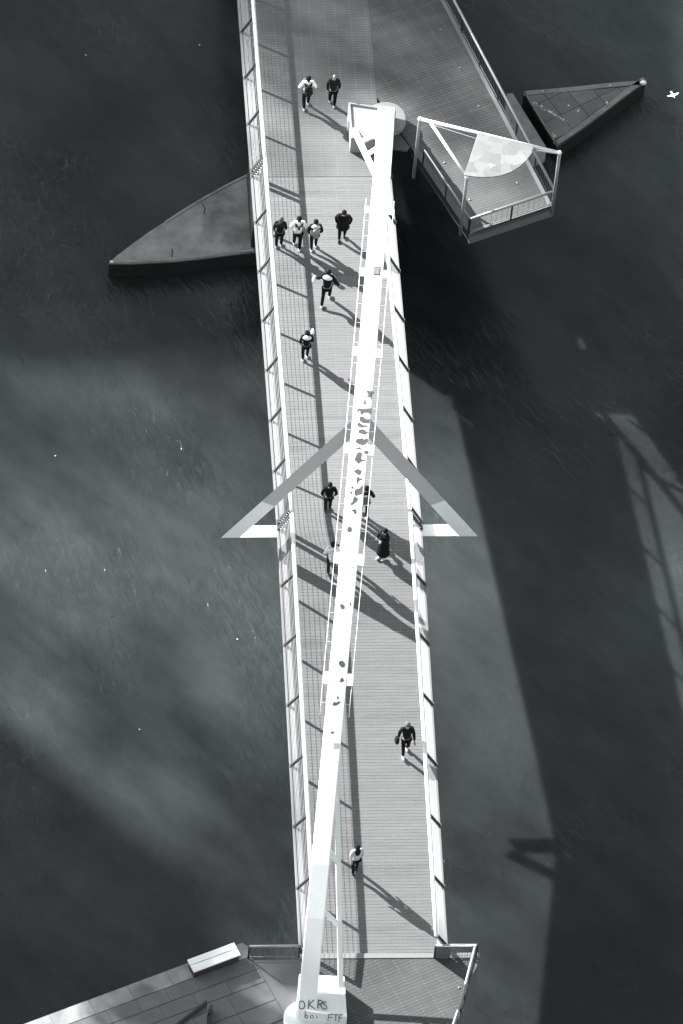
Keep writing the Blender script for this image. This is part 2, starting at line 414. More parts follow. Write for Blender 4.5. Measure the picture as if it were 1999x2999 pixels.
wallseg(Wc1, Ec1, -0.1, 0.03, 0.12).build('kerb', M['ledge'], plaza)
wallseg(Wc1 + Vector((0, 0, -.12)), Ec1 + Vector((0, 0, -.12)), 0.12, 0.0, 0.35).build('fascia', M['ground'], plaza)
wallseg(Ec1, Ec0, -0.14, 0.03, 0.2).build('kerb', M['ledge'], plaza)
for (u, v) in ((2.6, 8), (2.8, 12)):
    p = HW1 + U * u + V * v
    MB().tube([(p.x, p.y, WZ - 1), (p.x, p.y, -3.6)], 0.35, 12).build('pile', M['wet'], plaza)
MB().prism([(-2.3, 17.4, -2.4), (2.2, 17.4, -2.4), (2.2, 20.5, -2.4), (-2.3, 20.5, -2.4)], (0, 0, -5.5)).build('pier_wall', M['wet'], plaza)

def post_rail(name, label, pts, zb, h, bal=0.16, mr='steel', pspace=1.9, r=0.045, panel=None, posts=True):
    """fence along top points pts (3D at handrail), vertical balusters"""
    root = thing(name, label, 'railing')
    MB().tube(pts, r, 8).build('handrail', M[mr], root, True)
    MB().tube([p + Vector((0, 0, -h + 0.12)) for p in pts], 0.018, 6).build('bottom_rail', M['steeld'], root, True)
    bm_ = MB().tube([(0, 0, 0), (0, 0, -(h - 0.12))], 0.007, 5).mesh('baluster', M['steeld'])
    tot = 0
    for a, c in zip(pts[:-1], pts[1:]):
        L = (c - a).length; t = 0
        while t < L:
            p = a + (c - a) * (t / L)
            inst('baluster', bm_, root, p); t += bal
        np_ = max(1, round(L / pspace))
        if posts:
            for i in range(np_ + (1 if c is pts[-1] else 0)):
                p = a + (c - a) * (i / np_)
                MB().box(p + Vector((0, 0, -h / 2)), (0.03, 0, 0), (0, 0.03, 0), (0, 0, h / 2)).build('post', M['post'], root)
    return root
off = (U * -0.0)
r1 = post_rail('plaza_railing', 'grey steel railing with thin balusters across the pointed south end of the plaza', [HW1, HE1], 0, RH, 0.22, r=0.05)
r2 = post_rail('plaza_railing', 'grey steel railing with bright tube along the right edge of the plaza', [HE1 + Vector((.02, .04, 0)), HE0], 0, RH, 0.16, r=0.055)
r3 = post_rail('plaza_railing', 'grey steel railing on the plaza edge facing the bridge, below the frame', [HW1 + Vector((-.02, .05, 0)), HW0 + (HW1 - HW0) * 0.19], 0, RH, 0.14, r=0.04)

# ------------------------------------------------------------------ canopy frame with fan-shaped panel
cf = thing('canopy_frame', 'white tube frame holding a fan shaped pale panel over the plaza corner', 'canopy')
footC = at(1347, 687, zd(14) - 0.45)
topz = footC.z + 3.35
TA, TB, TC = at(1229, 349, topz), at(1638, 448, topz), Vector((footC.x, footC.y, topz))
for i, (T, zb) in enumerate(((TA, -1.75), (TB, -1.9), (TC, footC.z))):
    MB().tube([(T.x, T.y, zb), (T.x, T.y, T.z)], 0.062, 10).build('pole', M['steel' if i != 9 else 'white'], cf, True)
    MB().ball(T, 0.085, 8, 6).build('joint', M['white'], cf, True)
MB().tube([TA, TB], 0.06, 10).build('top_bar', M['white'], cf, True)
pA = at(1000 + 585 / 2.24, 200 + 362 / 2.24, topz); 
MB().tube([pA, TC], 0.055, 10).build('top_bar', M['white'], cf, True)
MB().tube([at(1000 + 600 / 2.24, 200 + 374 / 2.24, topz), at(1000 + 885 / 2.24, 200 + 464 / 2.24, topz)], 0.012, 6).build('cable', M['rod'], cf)
MB().tube([at(1000 + 1240 / 2.24, 200 + 535 / 2.24, topz), at(1000 + 1420 / 2.24, 200 + 562 / 2.24, topz)], 0.03, 6).build('brace', M['steel'], cf)
fan = [(895, 420), (1080, 466), (1260, 511), (1245, 560), (1212, 604), (1165, 648), (1110, 681), (1050, 703), (990, 714), (930, 716), (870, 712), (803, 703), (850, 560)]
fp = [at(1000 + a / 2.24, 200 + b_ / 2.24, topz + 0.10) for a, b_ in fan]
bevel(MB().prism(fp, (0, 0, -0.05)).build('fan_panel', M['canopy'], cf), 0.008)

# ------------------------------------------------------------------ arched beam carrying the leaves
AX = Vector((0.1255, 0.9921, 0)).normalized(); SX = Vector((AX.y, -AX.x, 0))
def zb(s):
    s = abs(s)
    return 7.55 - s * s / 46.5
def zbs(s, e=0.01): return (zb(s + e) - zb(s - e)) / (2 * e)
def beam_pt(s, side=0.0, up=0.0):
    t = Vector((AX.x, AX.y, zbs(s))).normalized(); n = SX.cross(t).normalized()
    if n.z < 0: n = -n
    return AX * s + Vector((0, 0, zb(s))) + SX * side + n * up
BW, BD = 0.315, 0.5
arch = thing('arched_beam', 'long white box beam with peeling paint arching diagonally above the whole footbridge', 'beam')
ss = [-20.2, -19, -17.5, -16, -14.5, -13, -12.2] + [-12.2 + 24.4 * i / 26 for i in range(1, 26)] + [12.2, 13, 14.5, 16, 17.5, 19, 20.2]
mb = MB(); vs = []
prof = [(-BW, -0.02), (-BW + .02, 0)]
rib = 9
for i in range(rib + 1): prof.append((-BW + .02 + (2 * BW - .04) * i / rib, 0))
prof = [(-BW, -0.03), (-BW + 0.03, 0), (BW - 0.03, 0), (BW, -0.03), (BW - 0.05, -BD), (-BW + 0.05, -BD)]
NP = len(prof)
for s_ in ss: vs += [beam_pt(s_, a, b_) for a, b_ in prof]
fs = [(i * NP + k, i * NP + (k + 1) % NP, (i + 1) * NP + (k + 1) % NP, (i + 1) * NP + k) for i in range(len(ss) - 1) for k in range(NP)]
fs += [tuple(range(NP)), tuple(reversed(range((len(ss) - 1) * NP, len(ss) * NP)))]
mb.add(vs, fs).build('main_beam', M['white'], arch)
BOXZ = -1.02
fc = [(1020.5, 300), (1159, 321), (1152, 412), (1028, 404)]
fpts = [at(a, b_, BOXZ) for a, b_ in fc]
for sg in (1, -1):  # far end takes the toned-down sunlit white, shaded near end the bright one
    P4 = [Vector((p.x * sg, p.y * sg, BOXZ)) for p in fpts]
    cen = sum(P4, Vector()) / 4
    hb = MB(); sm = [cen + (p - cen) * 0.93 for p in P4]
    hb.add([p for p in P4] + [Vector((p.x, p.y, -2.2)) for p in P4], [(0, 4, 5, 1), (1, 5, 6, 2), (2, 6, 7, 3), (3, 7, 4, 0)])
    hb.add([p for p in P4] + sm + [p - Vector((0, 0, .07 if sg > 0 else 0.015)) for p in sm], [(0, 1, 5, 4), (1, 2, 6, 5), (2, 3, 7, 6), (3, 0, 4, 7), (4, 5, 9, 8), (5, 6, 10, 9), (6, 7, 11, 10), (7, 4, 8, 11), (8, 9, 10, 11)])
    hb.build('end_housing', M['rib' if sg < 0 else 'housing'], arch)
    c = Vector((2.54 * sg, 19.79 * sg, -1.50))
    circ = [c + Vector((0.72 * math.cos(a), 0.72 * math.sin(a), 0)) for a in (2 * math.pi * i / 48 for i in range(48))]
    bevel(MB().prism(circ, (0, 0, -0.3)).build('pivot_disc', M['white' if sg < 0 else 'housing'], arch), 0.03)
    a = Vector((1.42 * sg, 12.3 * sg, 4.2)); c = Vector((1.27 * sg, 18.9 * sg, -1.15))
    MB().tube([a, c], 0.118, 4, None, math.pi / 4).build('lower_tube', M['white'], arch)
    for t in (0.24, 0.485, 0.74):
        q = a + (c - a) * t; s_ = (12.3 + 6.6 * t - 0.05) / 0.992 * sg
        w = beam_pt(s_, -sg * 0.25, -0.20)
        MB().tube([q, w], 0.095, 4, None, math.pi / 4).build('brace', M['white'], arch)
MB().prism([at(x, y, -1.85) for x, y in ((1163, 383), (1199, 431), (1191, 442), (1157, 437), (1130, 437), (1130, 383))], (0, 0, -0.08)).build('bearing_plate', M['ground'], arch)
for side in (-1, 1):
    s0, s1 = -11.6, 10.9
    pts = [beam_pt(s0 + (s1 - s0) * i / 24, side * 0.50, -0.05) for i in range(25)]
    MB().tube(pts, 0.010, 6).build('side_rail', M['white'], arch, True)
    rm = MB().tube([(0, 0, 0), (-0.2 * side * SX.x, -0.2 * side * SX.y, 0)], 0.006, 5).mesh('rung', M['white'])
    s_ = s0 + 0.4
    while s_ < s1:
        inst('rung', rm, arch, beam_pt(s_, side * 0.50, -0.05)); s_ += 0.98
    for py in ((612, 797, 1030, 1316, 1640, 1995)):
        p = onto(1065, py, lambda x, y: zb(Vector((x, y, 0)).dot(AX))); s_ = p.dot(AX)
        t = Vector((AX.x, AX.y, zbs(s_))).normalized()
        MB().box(beam_pt(s_, side * 0.42, -0.03), SX * 0.105, t * 0.2, (0, 0, 0.02)).build('bracket_plate', M['white'], arch)
def on_beam(px, py, up=0.006):
    return onto(px, py, lambda x, y: zb(AX.x * x + AX.y * y) + up)
# hatch and worn paint, each a thin patch on the top face (outlines in survey pixels, zoomed plate 5.475x from 960,1130)
hp = [on_beam(x, y, 0.02) for x, y in ((1095, 781), (1114, 781), (1112, 806), (1092, 805))]
MB().prism(hp, (0, 0, -0.018)).build('hatch', M['peel'], arch)
hp2 = [on_beam(x, y, 0.03) for x, y in ((1097, 784), (1111.5, 784), (1109.5, 803), (1094.5, 802))]
MB().prism(hp2, (0, 0, -0.008)).build('hatch_cover', M['cover'], arch)
for qd in (((1017, 1562), (1041, 1562), (1038, 1597), (1013, 1596)), ((1014, 1619), (1035, 1619), (1031, 1666), (1011, 1665))):
    fr = MB()
    for (xa, ya), (xb, yb) in zip(qd, qd[1:] + qd[:1]):
        L_ = math.hypot(xb - xa, yb - ya); nx, ny = -(yb - ya) / L_ * 0.45, (xb - xa) / L_ * 0.45
        fr.add([on_beam(xa + nx, ya + ny, 0.008), on_beam(xb + nx, yb + ny, 0.008), on_beam(xb - nx, yb - ny, 0.008), on_beam(xa - nx, ya - ny, 0.008)], [(0, 1, 2, 3)])
    fr.build('cover_seam', M['cover'], arch)
def zp(l): return [(960 + x / 5.475, 1130 + y / 5.475) for x, y in l]
patches = [
 zp([(555, 85), (590, 70), (630, 72), (700, 100), (715, 78), (745, 102), (735, 115), (690, 118), (665, 108), (655, 130), (680, 155), (708, 180), (700, 215), (685, 222), (675, 190), (650, 178), (622, 200), (628, 165), (645, 140), (628, 115), (610, 85)]),
 zp([(578, 235), (598, 220), (608, 235), (600, 262), (632, 290), (565, 292), (575, 262)]),
 zp([(462, 395), (480, 375), (490, 350), (520, 365), (590, 368), (640, 358), (708, 360), (705, 420), (700, 450), (712, 460), (670, 462), (655, 445), (668, 410), (640, 378), (610, 385), (622, 430), (585, 428), (560, 440), (545, 480), (515, 445), (512, 385), (490, 400), (480, 428), (462, 412)]),
 zp([(497, 510), (525, 488), (570, 492), (600, 530), (645, 535), (665, 520), (660, 605), (600, 600), (545, 590), (515, 570), (500, 540)]),
 zp([(470, 590), (495, 580), (520, 605), (560, 625), (595, 640), (605, 622), (638, 655), (625, 670), (590, 652), (540, 668), (490, 655), (465, 630)]),
 zp([(484, 720), (510, 698), (555, 693), (600, 715), (630, 740), (665, 752), (620, 760), (580, 785), (530, 765), (490, 750)]),
 zp([(440, 880), (470, 848), (520, 845), (545, 835), (580, 860), (615, 838), (635, 845), (632, 905), (600, 935), (555, 950), (490, 935), (445, 910)]),
 zp([(432, 1000), (460, 985), (490, 990), (505, 975), (528, 1000), (515, 1025), (490, 1010), (445, 1005)]),
 zp([(568, 1055), (600, 1040), (630, 1035), (655, 1055), (615, 1095), (585, 1085)]),
 zp([(455, 1090), (490, 1062), (540, 1062), (540, 1120), (530, 1150), (545, 1180), (605, 1190), (570, 1205), (530, 1215), (490, 1255), (460, 1225), (425, 1190), (430, 1160), (445, 1130)]),
 zp([(408, 1370), (440, 1345), (478, 1330), (538, 1355), (530, 1400), (490, 1440), (470, 1415), (430, 1390)]),
 zp([(470, 1460), (490, 1450), (505, 1485), (530, 1480), (552, 1495), (545, 1512), (505, 1510), (480, 1545), (460, 1592), (455, 1560), (455, 1500)]),
 zp([(365, 1630), (390, 1605), (415, 1615), (405, 1640), (378, 1655)]), zp([(345, 1710), (375, 1690), (400, 1715), (370, 1735)]),
 zp([(430, 1670), (470, 1645), (505, 1640), (530, 1605), (560, 1600), (548, 1735), (490, 1745), (440, 1765), (422, 1735)]),
 zp([(405, 1790), (425, 1770), (482, 1800), (465, 1845), (420, 1880), (375, 1920), (358, 1890), (395, 1850)]),
 zp([(352, 1990), (395, 1995), (425, 1965), (455, 1990), (460, 2030), (430, 2072), (415, 2040), (395, 2008)]),
 zp([(300, 2310), (320, 2262), (370, 2260), (385, 2300), (370, 2340), (320, 2340)]),
 [(994, 1772), (1000, 1768), (1009, 1774), (1007, 1783), (999, 1784)], [(1022, 1767), (1025, 1763), (1028, 1769), (1025, 1775)],
 [(990, 1940), (996, 1934), (1004, 1935), (1010, 1942), (1009, 1950), (1003, 1955), (994, 1950)],
 [(978, 1990), (982, 1989), (982, 1994)], [(993, 1998), (998, 1984), (1002, 1984), (1008, 1992), (1002, 1996)],
 [(985, 2040), (989, 2037), (992, 2045), (986, 2047)],
 [(972, 2062), (977, 2055), (984, 2057), (994, 2052), (996, 2057), (985, 2065), (975, 2066)],
 [(969, 2142), (978, 2141), (977, 2146), (968, 2148)],
 [(1030, 1662), (1033, 1658), (1035, 1664)],
]
def fan_tri(pts3):                           # triangulated n-gon
    bm = bmesh.new(); f = bm.faces.new([bm.verts.new(p) for p in pts3]); bmesh.ops.triangulate(bm, faces=[f])
    me = bpy.data.meshes.new('worn_patch'); bm.to_mesh(me); bm.free(); return me
for pt in patches:
    # round off outline: subdivide with jitter
    q = []
    for i in range(len(pt)):
        a, b_ = pt[i], pt[(i + 1) % len(pt)]
        q += [a, ((a[0] + b_[0]) / 2 + random.uniform(-.35, .35), (a[1] + b_[1]) / 2 + random.uniform(-.35, .35))]
    if sum(q[i][0] * q[(i + 1) % len(q)][1] - q[(i + 1) % len(q)][0] * q[i][1] for i in range(len(q))) > 0: q.reverse()
    me = fan_tri([on_beam(x, y) for x, y in q]); me.materials.append(M['peel'])
    ob = bpy.data.objects.new('worn_patch', me); C.objects.link(ob); ob.parent = arch
# sprayed tags on the near housing
def stroke(pl, w=2.6):
    b = MB()
    P = [(800 + x / 5.227, 2850 + y / 5.227) for x, y in pl]
    for (x0, y0), (x1, y1) in zip(P[:-1], P[1:]):
        L = math.hypot(x1 - x0, y1 - y0) or 1; nx, ny = -(y1 - y0) / L * w / 2, (x1 - x0) / L * w / 2
        ex, ey = (x1 - x0) / L * .3, (y1 - y0) / L * .3
        def sf(x, y): return max(BOXZ + 0.0, zb(AX.x * x + AX.y * y) if abs(Vector((x, y, 0)).dot(SX)) < BW else -9) + 0.02
        b.add([onto(x, y, sf) for x, y in ((x0 - ex + nx, y0 - ey + ny), (x1 + ex + nx, y1 + ey + ny), (x1 + ex - nx, y1 + ey - ny), (x0 - ex - nx, y0 - ey - ny))], [(0, 1, 2, 3)])
    return b
def oval(cx, cy, rx, ry, a0=0, a1=360, n=14): return [(cx + rx * math.cos(R(a0 + (a1 - a0) * i / n)), cy + ry * math.sin(R(a0 + (a1 - a0) * i / n))) for i in range(n + 1)]
words = [('OKRS', [oval(435, 485, 45, 62), [(545, 405), (535, 540)], [(625, 405), (545, 475), (640, 548)], [(690, 400), (680, 525)], [(690, 405), (745, 420), (755, 450), (690, 475)], [(715, 475), (760, 540)],
                   [(815, 440), (780, 430), (760, 460), (810, 495), (820, 530), (780, 550), (755, 530)]]),
         ('boi', [[(490, 570), (482, 680)], oval(505, 660, 20, 24), oval(590, 662, 25, 24), [(668, 650), (668, 692)]]),
         ('FTF', [[(850, 625), (835, 730)], [(850, 628), (915, 622)], [(845, 678), (900, 672)], [(925, 630), (990, 628)], [(958, 630), (952, 728)], [(1010, 630), (1000, 745)], [(1010, 630), (1060, 630)], [(1006, 680), (1050, 678)]])]
for w, st in words:
    b = MB()
    for pl in st:
        q = stroke(pl); k = len(b.v); b.v += q.v; b.f += [tuple(i + k for i in f) for f in q.f]
    ob = b.build('sprayed_word', M['spray'], arch); ob['label'] = 'faded sprayed lettering ' + w

# ------------------------------------------------------------------ triangular hanger frame at the middle
tf = thing('triangular_frame', 'large grey and pale A shaped frame straddling the middle of the footbridge', 'frame')
AP = 7.05; TX = 4.55; TZ = -0.30; YA = -0.22
for sx in (-1, 1):
    tip = Vector((sx * TX, YA, TZ)); apx = Vector((0, YA, AP)); d = (apx - tip).normalized()
    nrm = Vector((-sx * d.z, 0, abs(d.x))).normalized()          # inward in the plane of the frame
    nrm = -Vector((sx * d.z, 0, abs(d.x) * -1)).normalized() if False else Vector((-sx * abs(d.z), 0, -abs(d.x))).normalized()
    wf = 0.56
    L = (apx - tip).length
    split = 0.29
    def sec(p, c0=1.0):
        return [p, p + nrm * wf, p + nrm * wf * 0.5 + Vector((0, 0.30, 0))]
    def seg(t0, t1, m, nm):
        a, c = tip + d * L * t0, tip + d * L * t1
        vs = sec(a) + sec(c)
        if t0 == 0:                          # cut level with the ground line of the tip
            k = (TZ - vs[1].z) / d.z; vs[1] = vs[1] + d * k
            k = (TZ - vs[2].z) / d.z; vs[2] = vs[2] + d * k
        if t1 == 1:
            for i in (4, 5):
                k = -(vs[i].x) / d.x; vs[i] = vs[i] + d * k
        MB().add(vs, [(0, 1, 4, 3), (1, 2, 5, 4), (2, 0, 3, 5), (0, 2, 1), (3, 4, 5)]).build(nm, M[m], tf)
    seg(split + 0.0005, 1, 'greyleg', 'upper_leg'); seg(0, split, 'paleleg', 'lower_leg')
bevel(MB().add([(x, y, z) for x in (-3.93, 3.93) for y, z in ((-0.185, -0.33), (0.345, -0.33), (0.10, -0.62))], [(0, 1, 4, 3), (1, 2, 5, 4), (2, 0, 3, 5), (0, 2, 1), (3, 4, 5)]).build('crossbeam', M['white'], tf), 0.01)

# ------------------------------------------------------------------ concrete islands (dolphins) in the river
IZ = WZ + 0.85
def island(name, label, outline, kerb_i, m='conc'):
    root = thing(name, label, 'pier')
    P = [at(x, y, IZ) for x, y in outline]
    bevel(MB().prism([p + Vector((0, 0, -.10)) for p in P], (0, 0, -2.4)).build('pier_body', M['wet'], root), 0.02)
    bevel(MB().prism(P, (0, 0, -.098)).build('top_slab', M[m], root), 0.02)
    return root, P
lo_ = [(318, 770), (345, 746), (381, 719), (430, 683), (481, 650), (536, 614), (594, 579), (660, 542), (728, 508), (960, 400), (1040, 520), (960, 690), (745, 737), (647, 748), (586, 756), (506, 764), (385, 770.5)]
li, LP = island('concrete_island', 'pale boat shaped concrete island reaching left from under the far end of the bridge', lo_, 0)
def strip(pl, w, zoff, m, name, parent, h=0.02):
    for a, c in zip(pl[:-1], pl[1:]):
        d = (c - a).normalized(); n_ = Vector((-d.y, d.x, 0)) * w
        up = Vector((0, 0, zoff))
        MB().prism([a + up, c + up, c + n_ + up, a + n_ + up], (0, 0, -h)).build(name, M[m], parent)
strip([at(x, y, IZ) for x, y in ((322, 770), (385, 769.5), (506, 763), (586, 755), (647, 747), (744, 736))], 0.09, 0.03, 'concedge', 'kerb', li)
strip([at(x, y, IZ) for x, y in ((728, 508.5), (660, 542.5), (594, 579.5), (536, 614.5), (481, 650.5))], 0.09, 0.025, 'conc', 'kerb', li)
MB().ball(at(327, 767, IZ + .03), (0.07, 0.05, 0.05), 8, 5).build('tip_cap', M['dropping'], li, True)
cr = MB()
for pl in (((503, 729), (505, 740), (502, 753)), ((592, 598), (600, 612), (595, 628))):
    Q = [at(x, y, IZ + 0.006) for x, y in pl]; cr.tube(Q, 0.02, 4)
cr.build('crack', M['concd'], li)
C17 = lambda x, y: (1400 + x / 2.617, 200 + y / 2.617)
ro = [C17(*q) for q in ((345, 182), (440, 172), (600, 160), (800, 140), (1000, 118), (1150, 106), (1285, 100), (1130, 212), (970, 335), (800, 460), (690, 535), (600, 598), (585, 575), (470, 390))]
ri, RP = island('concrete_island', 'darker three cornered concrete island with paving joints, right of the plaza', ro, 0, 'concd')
# paving slabs on it
cx_ = sum((p for p in RP), Vector()) / len(RP)
hl = []
corner = [RP[0], RP[6], RP[11]]
for a, c in ((0, 3), (3, 6), (6, 9), (9, 11), (11, 0)):
    A, B = RP[a], RP[c]; d = (B - A).normalized(); n_ = Vector((-d.y, d.x, 0))
    if (cx_ - A).dot(n_) < 0: n_ = -n_
    A2 = A + n_ * (0.22 if a != 11 else 0.05); hl.append((A2.x, A2.y, n_.x, n_.y))
sd = (at(*C17(1285, 100), IZ) - at(*C17(345, 182), IZ)).normalized(); ang = math.atan2(sd.y, sd.x) + R(24)
ca, sa = math.cos(ang), math.sin(ang)
for i in range(-9, 10):
    for j in range(-9, 10):
        g_ = 0.86
        q = [(cx_.x + ca * u - sa * v, cx_.y + sa * u + ca * v) for u, v in (((i + .012) * g_, (j + .012) * g_), ((i + .988) * g_, (j + .012) * g_), ((i + .988) * g_, (j + .988) * g_), ((i + .012) * g_, (j + .988) * g_))]
        q = clip(q, hl)
        if len(q) > 2 and area(q) > 0.02:
            hh = random.uniform(0.022, 0.03)
            MB().prism([(x, y, IZ + hh) for x, y in q], (0, 0, -0.06)).build('paving_slab', M['slab'], ri)
for idx in ((0, 1, 2, 3, 4, 5, 6), (6, 7, 8, 9, 10, 11), (11, 12, 13, 0)):
    strip([RP[i] for i in idx][::-1], 0.2 if idx[0] != 11 else 0.05, 0.035, 'cope2', 'coping', ri, 0.05)
db = MB()
for i in range(70):
    t = random.random(); px, py = C17(430 + 250 * t + random.gauss(0, 4), 270 + 140 * t + random.gauss(0, 4)); r_ = random.uniform(.01, .04) * (1.3 - t)
    c = at(px, py, IZ + 0.042); db.add([c + Vector((r_ * 1.6 * math.cos(a), r_ * math.sin(a), 0)) for a in (k * math.pi / 3 for k in range(6))], [tuple(range(6))])
for i in range(26):
    px, py = C17(random.choice((500, 1005, 1130, 870, 690, 1160, 580, 1240)) + random.gauss(0, 14), 0); 
    px, py = C17(*random.choice(((497, 172), (1005, 128), (1135, 150), (870, 242), (690, 300), (1158, 106), (580, 520), (985, 265), (760, 325)))); px += random.gauss(0, 2.5); py += random.gauss(0, 2.5)
    c = at(px, py, IZ + 0.042); r_ = random.uniform(.015, .04); db.add([c + Vector((r_ * math.cos(a), r_ * math.sin(a), 0)) for a in (k * math.pi / 3 for k in range(6))], [tuple(range(6))])
tag(db.build('bird_droppings', M['dropping'], ri), kind='stuff')
MB().ball(at(*C17(1262, 112), IZ + .06), (0.13, 0.09, 0.07), 8, 5).build('tip_cap', M['dropping'], ri, True)
rs = thing('pier_slab', 'narrow dark concrete slab at the water between the plaza and the paved island', 'pier')
bevel(MB().prism([at(x, y, IZ) for x, y in (C17(215, 192), C17(262, 188), C17(525, 610), C17(400, 660), C17(200, 400))], (0, 0, -2)).build('slab_body', M['conc'], rs), 0.03)

# ------------------------------------------------------------------ near quay
quay = tag(MB().prism([at(x, y, QZ) for x, y in ((-900, 3320), (40, 3012), (710, 2762), (728, 2770), (733, 2812), (1405, 2808), (1377, 2868), (1355, 2960), (1290, 3120), (1300, 9500), (-9000, 9500), (-9000, 7000))], (0, 0, -7)).build('quay_ground', M['ground']), kind='structure')
# coping stones along the quay edge
c0, c1 = at(30, 3016, QZ), at(712, 2762, QZ); cd = (c1 - c0).normalized(); cn = Vector((cd.y, -cd.x, 0)); 
Lc = (c1 - c0).length; n_st = 9
def stonerow(off0, wdt, nst, m, jit, name):
    for i in range(nst):
        a = c0 + cd * (Lc * i / nst + 0.004) + cn * off0; c = c0 + cd * (Lc * (i + 1) / nst - 0.004) + cn * off0
        h = random.uniform(0.035, 0.04)
        bevel(MB().prism([a + Vector((0, 0, h)), c + Vector((0, 0, h)), c + cn * wdt + Vector((0, 0, h)), a + cn * wdt + Vector((0, 0, h))], (0, 0, -.08)).build(name, m, quay), 0.008)
stonerow(-0.02, 0.62, 6, M['conc'], 0, 'coping_stone')
stonerow(0.62, 0.55, 8, M['quay'], 0, 'paving_stone')
stonerow(1.19, 0.55, 7, M['quay'], 0, 'paving_stone')
stonerow(1.76, 0.8, 6, M['quay'], 0, 'paving_stone')
stonerow(2.58, 0.8, 6, M['quay'], 0, 'paving_stone')
# landing boards
land = thing('landing_deck', 'grey timber landing boards laid at an angle at the near end of the bridge', 'deck')
lh = [half(fl(at(1405, 2806, QZ)), fl(at(700, 2812, QZ)), fl(at(1000, 2950, QZ))), (-2.35, 0, 1, 0)]
edge = [at(x, y, QZ) for x, y in ((1391, 2810), (1375, 2868), (1358, 2928), (1330, 3040), (1290, 3130))]
ang = math.atan2(U.y, U.x)
for i in range(150):
    v0 = 3 - PW * i; o0 = Vector((0.5, -14.5, 0))
    q = [(o0.x + U.x * u + V.x * v, o0.y + U.y * u + V.y * v) for u, v in ((-9, v0), (9, v0), (9, v0 + PW - .007), (-9, v0 + PW - .007))]
    q = clip(q, lh + [half(fl(edge[k]), fl(edge[k + 1]), (0, -18)) for k in range(4)] + [(0, -22.5, 0, 1)])
    if len(q) < 3 or area(q) < .01: continue
    MB().prism([(x, y, QZ + 0.035) for x, y in q], (0, 0, -.03)).build('plank', M['deckdark'], land)
lb = MB()
for i in range(150):
    for c in [-3.2 + 0.55 * t for t in range(14)]:
        v0 = 3 - PW * (i - .5); x = 0.5 + U.x * c + V.x * v0; y = -14.5 + U.y * c + V.y * v0
        if x > -2.2 and all((x - h[0]) * h[2] + (y - h[1]) * h[3] > 0.05 for h in lh) and all((x - h[0]) * h[2] + (y - h[1]) * h[3] > 0.05 for h in [half(fl(edge[k]), fl(edge[k + 1]), (0, -18)) for k in range(4)]) and y > -22:
            lb.add([(x + .018 * math.cos(a), y + .014 * math.sin(a), QZ + 0.038) for a in (kk * math.pi / 3 for kk in range(6))], [tuple(range(6))])
tag(lb.build('bolt_heads', M['dot'], land), kind='stuff')
MB().prism([at(x, y, QZ + 0.06) for x, y in ((872, 2792), (1404, 2789), (1404, 2803), (872, 2806))], (0, 0, -.08)).build('threshold_plate', M['ledge'], land)
MB().ball(at(1343.7, 2891.5, QZ + .05), (0.045, 0.045, 0.02), 8, 4).build('deck_light', M['dot'], land, True)
hN = 0.76
Hn = lambda x, y: at(x, y, QZ + hN)
post_rail('quay_railing', 'short grey railing between the stone quay and the left bridge corner', [Hn(730, 2771), Hn(878, 2769)], 0, hN, 0.145, r=0.048)
rr_ = post_rail('corner_railing', 'bright steel railing that turns the right near corner and runs down out of view', [Hn(1275, 2769), Hn(1397, 2767), Hn(1390, 2775), Hn(1377, 2827), Hn(1361, 2889), Hn(1350, 2930), Hn(1327, 3000), Hn(1280, 3120)], 0, hN, 0.16, r=0.055, pspace=1.6)
p0, p1 = Hn(1277, 2769), Hn(1320, 2768)
MB().prism([p0 + Vector((0, 0.02, -.04)), p1 + Vector((0, .02, -.04)), p1 + Vector((0, -.02, -.04)), p0 + Vector((0, -.02, -.04))], (0, 0, -hN + .04)).build('solid_panel', M['steeld'], rr_)

# bench with two white slats
bn = thing('bench', 'long bench with two bright white seat boards on the stone quay edge', 'bench')
BH = 0.52
B1 = lambda x, y, z: at(450 + x / 3.484, 2700 + y / 3.484, z)
for q in (((342, 382), (820, 205), (849, 262), (371, 437)), ((374, 443), (852, 269), (886, 330), (410, 508))):
    bevel(MB().prism([B1(x, y, QZ + BH) for x, y in q], (0, 0, -0.06)).build('seat_board', M['bench'], bn), 0.006)
q = [B1(x, y, QZ + BH - .062) for x, y in ((360, 392), (818, 222), (872, 325), (412, 495))]
MB().prism([p for p in q], (0, 0, -BH + .08)).build('base_block', M['dark'], bn)
# second, dark seat at the frame edge
b2 = thing('bench', 'dark framed bench cut off by the bottom edge beside the stone paving', 'bench')
qa = [B1(x, y, QZ + 0.75) for x, y in ((540, 792), (548, 808), (215, 1056), (190, 1056))]
MB().prism(qa, (0, 0, -0.30)).build('backrest', M['dark'], b2)
qs = [B1(x, y, QZ + 0.42) for x, y in ((552, 845), (545, 912), (395, 990), (300, 1060), (240, 1060))]
MB().prism(qs, (0, 0, -0.05)).build('seat', M['slab'], b2)
for q in (((575, 850), (600, 835), (600, 900), (585, 930), (550, 930)), ((545, 960), (585, 930), (600, 1100), (560, 1100))):
    MB().prism([B1(x, y, QZ + 0.40) for x, y in q], (0, 0, -0.38)).build('side_frame', M['dark'], b2)

